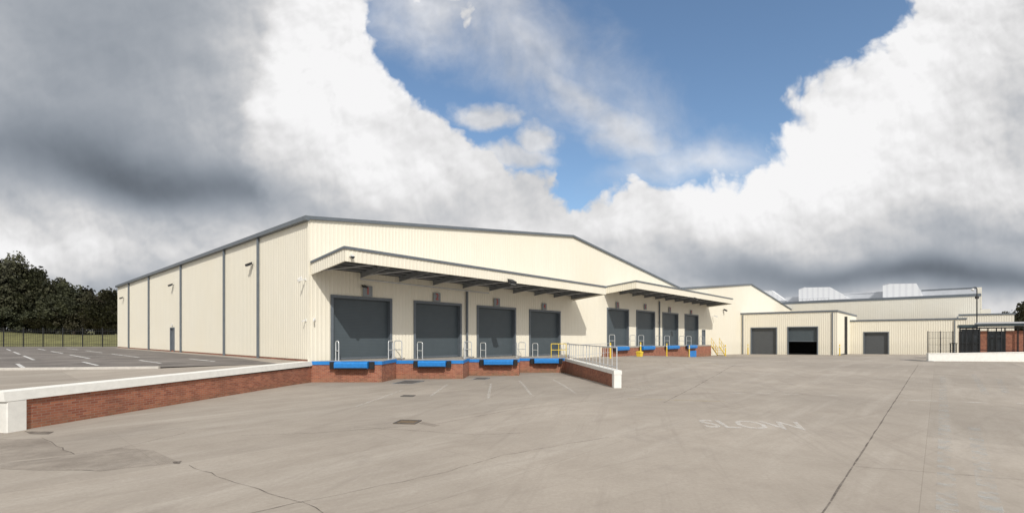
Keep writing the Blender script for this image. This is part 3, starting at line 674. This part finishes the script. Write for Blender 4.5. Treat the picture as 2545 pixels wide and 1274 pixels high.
# ---------------------------------------------------------------- left background: fence, bank, trees
fx0,fx1,fy=-125,-49.5,67.5
t=thing('security_fence','long black upright bar security fence behind the car park','fence',(fx0,fy,1.1),0)
Ln=fx1-fx0; n=int(Ln/2.75)
for k in range(n+1):
    x=Ln*k/n; MB().box(x-.05,x+.05,-.05,.05,0,2.75).build('post','black',t)
for k in range(n):
    x0=Ln*k/n; x1=Ln*(k+1)/n; m=MB().box(x0+.06,x1-.06,-.03,.03,.4,.44).box(x0+.06,x1-.06,-.03,.03,2.2,2.24)
    for j in range(1,11): x=x0+(x1-x0)*j/11; m.box(x-.011,x+.011,-.05,-.03,.05,2.6)
    m.build('fence_panel','black',t)
bx=[-200+6*k for k in range(28)]; by=[66.5,68,70,72,74,76,78,82,88,96,110,140]
def bz(x,y):
    h=2.3*ss(68,79,y)*(1+.25*math.sin(x*.11))*(.55+.45*ss(-52,-66,x)); return 1.12+h
tag(grid(bx,by,lambda x,y:x,bz).build('grass_bank','grass'),kind='structure')
def crown_mesh(seed,nc=70,nl=125):
    r=random.Random(seed); m=MB(); cl=[]
    for i in range(nc):
        while 1:
            x,y,z=r.uniform(-1,1),r.uniform(-1,1),r.uniform(-1,1)
            if x*x+y*y+z*z<1 : break
        k=.92; wv=1-.35*max(0,z); cl.append((x*k*wv,y*k*wv,z*k,r.uniform(.13,.30)))
    for cx,cy,cz,cr in cl:
        for j in range(nl):
            v=Vector((r.gauss(0,1),r.gauss(0,1),r.gauss(0,1))).normalized()*cr*(r.random()**.4)
            p=Vector((cx,cy,cz))+v; a=Vector((r.gauss(0,1),r.gauss(0,1),r.gauss(0,1))).normalized(); b=a.orthogonal().normalized()
            s=r.uniform(.024,.048); a=a*s; b=b*s*.8
            m.poly([p-a-b,p+a-b*.3,p+a*.6+b,p-a*.5+b])
    return m
crowns=[crown_mesh(k).build('crown','leaf').data for k in range(3)]
for o in list(COL.objects):
    if o.name.startswith('crown') and o.parent is None: bpy.data.objects.remove(o)
def tree(px,py,Y,rw,kind,label,name='tree',group='dark trees behind the car park fence',zb=None):
    X=U(px)*Y; top=H+(HY-py)/F*Y; z0=bz(X,Y) if zb is None else zb
    hgt=top-z0
    t=thing(name,label,'tree',(X,Y,z0),random.uniform(0,6),group)
    m=MB().tube((0,0,-.3),(.1,.05,hgt*.45),.28,9,.18).tube((.1,.05,hgt*.45),(0,.1,hgt*.85),.18,8,.05)
    for k in range(6):
        a=k*1.1+random.random(); m.tube((.08,.05,hgt*(.2+.09*k)),(math.cos(a)*rw*.6,math.sin(a)*rw*.6,hgt*(.38+.09*k)),.1,6,.03)
    m.build('trunk','bark',t)
    c=bpy.data.objects.new('crown',crowns[kind]); COL.objects.link(c); c.parent=t
    hz=hgt*.5; c.location=(0,0,hgt-hz*.98); c.scale=(rw,rw,hz)
    return t
TL=[(-70,645,80,6.2,0,'dark tree at the left edge of the picture, mostly outside it'),(-10,642,84,5.6,1,'tall dark tree at the very left, its crown cut by the picture edge'),(38,640,82,5.0,2,'tallest dark tree of the row behind the car park fence'),
(85,666,83,4.8,0,'dark tree just right of the tallest one behind the fence'),(128,686,84,4.4,1,'dark round tree left of the middle of the row behind the fence'),(165,708,83,4.2,2,'lower dark tree in the middle of the row behind the fence'),
(203,713,88,4.3,0,'brownish green tree right of the middle of the row behind the fence'),(240,718,86,4.2,1,'second tree from the warehouse in the row behind the fence'),(280,724,84,4.3,2,'tree touching the warehouse corner at the end of the row'),
(60,740,81,3.6,1,'low bushy tree on the bank in front of the tallest tree'),(10,745,81,3.8,0,'low bushy tree on the bank at the left edge'),(120,765,82,3.2,2,'low shrubby tree on the bank below the middle of the row'),(185,762,83,3.3,1,'low shrubby tree on the bank nearer the warehouse'),(262,765,84,3.3,0,'low shrubby tree on the bank beside the warehouse corner')]
for a in TL: tree(*a[:5],a[5])
tree(2552,742,112,5,0,'dark tree at the right edge behind the gatehouse',group='trees at the right edge',zb=-.7)
tree(2510,772,118,4,1,'small treetop left of the dark tree at the right edge',group='trees at the right edge',zb=-.7)
# ---------------------------------------------------------------- world
w=bpy.data.worlds.new('World'); scn.world=w; w.use_nodes=True; nt=w.node_tree; nt.nodes.clear()
def mt(op,a,b=None,c=None,clamp=False):
    n=nt.nodes.new('ShaderNodeMath'); n.operation=op; n.use_clamp=clamp
    for i,v in enumerate((a,b,c)):
        if v is None: continue
        if isinstance(v,(int,float)): n.inputs[i].default_value=v
        else: nt.links.new(v,n.inputs[i])
    return n.outputs[0]
def smooth(src,a,b,lo=0.,hi=1.):
    n=nt.nodes.new('ShaderNodeMapRange'); n.interpolation_type='SMOOTHSTEP'; nt.links.new(src,n.inputs[0])
    for i,v in zip((1,2,3,4),(a,b,lo,hi)): n.inputs[i].default_value=v
    return n.outputs[0]
tc=nt.nodes.new('ShaderNodeTexCoord'); sp=nt.nodes.new('ShaderNodeSeparateXYZ'); nt.links.new(tc.outputs['Generated'],sp.inputs[0])
dy=mt('MAXIMUM',mt('ABSOLUTE',sp.outputs[1]),.12)
PX=mt('MULTIPLY_ADD',mt('DIVIDE',sp.outputs[0],dy),1.187,1.2725); PY=mt('MULTIPLY_ADD',mt('DIVIDE',sp.outputs[2],dy),-1.187,.837)
def comb(a,b):
    cb=nt.nodes.new('ShaderNodeCombineXYZ'); nt.links.new(a,cb.inputs[0]); nt.links.new(b,cb.inputs[1]); return cb.outputs[0]
P=comb(PX,PY)
def nz(scale,detail,rough,off=(0,0,0),out='Fac',dist=0,st=(1,1,1)):
    mp=nt.nodes.new('ShaderNodeMapping'); mp.inputs['Location'].default_value=off; mp.inputs['Scale'].default_value=st; nt.links.new(P,mp.inputs[0])
    n=nt.nodes.new('ShaderNodeTexNoise'); n.inputs['Scale'].default_value=scale; n.inputs['Detail'].default_value=detail; n.inputs['Roughness'].default_value=rough; n.inputs['Distortion'].default_value=dist
    nt.links.new(mp.outputs[0],n.inputs['Vector']); return n.outputs[out]
wx=nz(3.2,6,.57,(3.1,1.7,0)); wy=nz(3.2,6,.57,(9.4,5.2,2))
QX=mt('ADD',PX,mt('MULTIPLY',mt('SUBTRACT',wx,.5),.26)); QY=mt('ADD',PY,mt('MULTIPLY',mt('SUBTRACT',wy,.5),.22))
vx=nz(2.2,3,.45,(1.1,4.7,0)); vy=nz(2.2,3,.45,(7.4,2.2,2))
SX=mt('ADD',PX,mt('MULTIPLY',mt('SUBTRACT',vx,.5),.34)); SY=mt('ADD',PY,mt('MULTIPLY',mt('SUBTRACT',vy,.5),.22))
def billow(off,scale=8.,detail=3.,rough=.5):
    mp=nt.nodes.new('ShaderNodeMapping'); mp.inputs['Location'].default_value=off; nt.links.new(comb(mt('ADD',PX,mt('MULTIPLY',mt('SUBTRACT',wx,.5),.13)),mt('ADD',PY,mt('MULTIPLY',mt('SUBTRACT',wy,.5),.13))),mp.inputs[0])
    n=nt.nodes.new('ShaderNodeTexVoronoi'); n.voronoi_dimensions='2D'; n.feature='F1'; n.normalize=True; n.inputs['Scale'].default_value=scale; n.inputs['Detail'].default_value=detail; n.inputs['Roughness'].default_value=rough; n.inputs['Lacunarity'].default_value=2.1
    nt.links.new(mp.outputs[0],n.inputs['Vector']); return n.outputs['Distance']
B0=billow((0,0,0)); B1=billow((.007,-.013,0))
def r2(cx,cy,rx,ry,rot=0,X=None,Y=None):
    x=mt('SUBTRACT',X,cx); y=mt('SUBTRACT',Y,cy); c,s_=math.cos(math.radians(rot)),math.sin(math.radians(rot))
    a=mt('ADD',mt('MULTIPLY',x,c/rx),mt('MULTIPLY',y,s_/rx)); b=mt('ADD',mt('MULTIPLY',x,-s_/ry),mt('MULTIPLY',y,c/ry))
    return mt('ADD',mt('MULTIPLY',a,a),mt('MULTIPLY',b,b))
def el(cx,cy,rx,ry,rot=0): return mt('SUBTRACT',1.,mt('SQRT',r2(cx,cy,rx,ry,rot,QX,QY)))
def ga(cx,cy,rx,ry,rot=0): return mt('EXPONENT',mt('MULTIPLY',r2(cx,cy,rx,ry,rot,SX,SY),-1.))
def mx(l):
    r=l[0]
    for q in l[1:]: r=mt('MAXIMUM',r,q)
    return r
hole=mx([el(1.17,.22,.35,.14,38),el(1.62,.10,.55,.27,0),el(1.62,.29,.36,.19,0),el(1.46,.43,.12,.10,0),el(1.98,-.02,.27,.16,0)])
n1=nz(7,7,.6)
bl=mt('MULTIPLY',mt('SUBTRACT',.40,B0),.8)
cm=smooth(mt('ADD',mt('ADD',mt('MULTIPLY',hole,-1.),bl),mt('MULTIPLY',mt('SUBTRACT',n1,.5),.25)),-.07,.12)
puff=mx([el(1.20,.31,.085,.05),el(1.31,.36,.075,.055),el(1.25,.41,.15,.045)])
pm=smooth(mt('ADD',mt('ADD',puff,bl),mt('MULTIPLY',mt('SUBTRACT',n1,.5),.9)),.0,.7,0,.88)
n3=nz(4,7,.58,(2,7,1),dist=.4)
wisp=mx([el(1.40,.24,.28,.09,42),el(1.52,.34,.18,.08,30),mt('MULTIPLY',el(1.12,.04,.38,.18,15),.98),mt('MULTIPLY',el(1.32,.12,.45,.2,35),.85),mt('MULTIPLY',el(1.7,.42,.3,.08,-10),.8)])
wm=smooth(mt('ADD',wisp,mt('MULTIPLY',mt('SUBTRACT',n3,.5),1.4)),-.1,1.1,0,.80)
mask=mx([cm,pm,wm])
edge=smooth(QX,.63,.68,1.,0.)
terms=[(-.36,mt('MULTIPLY',ga(.25,.08,.6,.45,0),edge)),(-.27,ga(.20,.39,.40,.10,10)),(-.24,ga(.56,.49,.28,.08,8)),(-.10,ga(.85,.55,.25,.05,0)),(.24,ga(.02,.60,.30,.09,0)),
 (.24,ga(.84,.2,.20,.32,-12)),(-.09,ga(1.2,.52,.3,.05,0)),(.26,ga(2.15,.25,.45,.20,-35)),(.18,ga(1.75,.47,.34,.12,-15)),(-.22,ga(2.45,.57,.5,.08,0)),(-.50,ga(2.3,.68,.60,.055,0)),(-.12,ga(1.75,.68,.3,.05,0)),(-.12,ga(2.6,.1,.2,.3,0)),(-.24,ga(.25,.70,.35,.035,0))]
acc=None
for wt,g in terms:
    q=mt('MULTIPLY',g,wt); acc=q if acc is None else mt('ADD',acc,q)
acc=mt('ADD',acc,.72)
na=nz(4.5,5,.48,(0,0,0)); nb=nz(4.5,5,.48,(-.022,.030,0))
amp=smooth(acc,.3,.75,.12,1.)
acc=mt('ADD',acc,mt('MULTIPLY',mt('SUBTRACT',na,nb),mt('MULTIPLY',amp,.85)))
acc=mt('ADD',acc,mt('MULTIPLY',mt('SUBTRACT',B1,B0),mt('MULTIPLY',amp,.5)))
acc=mt('ADD',acc,mt('MULTIPLY',mt('SUBTRACT',nz(2.4,4,.5,(5,5,5)),.5),.20))
acc=mt('MINIMUM',mt('MAXIMUM',acc,.13),.93)
mi=nt.nodes.new('ShaderNodeMix'); mi.data_type='RGBA'; nt.links.new(smooth(acc,.1,.75),mi.inputs[0]); mi.inputs[6].default_value=(.84,.97,1.15,1); mi.inputs[7].default_value=(1,.995,1.0,1)
b1=nt.nodes.new('ShaderNodeBackground'); nt.links.new(mi.outputs[2],b1.inputs[0]); nt.links.new(acc,b1.inputs[1])
el_sun=math.radians(40); sd=Vector((1.16,-4.25,0)).normalized()
sky=nt.nodes.new('ShaderNodeTexSky'); sky.sky_type='NISHITA'; sky.sun_disc=False; sky.sun_elevation=el_sun; sky.sun_rotation=math.atan2(sd.x,sd.y)
b0=nt.nodes.new('ShaderNodeBackground'); vm=nt.nodes.new('ShaderNodeVectorMath'); vm.operation='MULTIPLY'; nt.links.new(sky.outputs[0],vm.inputs[0]); vm.inputs[1].default_value=(1.02,1.12,1.16)
nt.links.new(vm.outputs[0],b0.inputs[0]); b0.inputs[1].default_value=.13
ms=nt.nodes.new('ShaderNodeMixShader'); nt.links.new(mask,ms.inputs[0]); nt.links.new(b0.outputs[0],ms.inputs[1]); nt.links.new(b1.outputs[0],ms.inputs[2])
ow=nt.nodes.new('ShaderNodeOutputWorld'); nt.links.new(ms.outputs[0],ow.inputs[0])
sl=bpy.data.lights.new('sun','SUN'); sl.energy=3.1; sl.angle=math.radians(.5); sl.color=(1,.955,.89)
so=bpy.data.objects.new('sun',sl); COL.objects.link(so)
dv=Vector((sd.x*math.cos(el_sun),sd.y*math.cos(el_sun),math.sin(el_sun))); so.rotation_euler=dv.to_track_quat('Z','Y').to_euler(); so.location=(0,-20,40)
cd=bpy.data.cameras.new('camera'); co=bpy.data.objects.new('camera',cd); COL.objects.link(co); scn.camera=co
cd.sensor_width=36; cd.lens=F/2545*36; cd.shift_y=200/2545; cd.clip_end=9000; cd.clip_start=.1
co.location=(0,0,H); co.rotation_euler=(math.pi/2,0,0)
scn.view_settings.view_transform='Standard'; scn.view_settings.look='None'; scn.view_settings.exposure=0
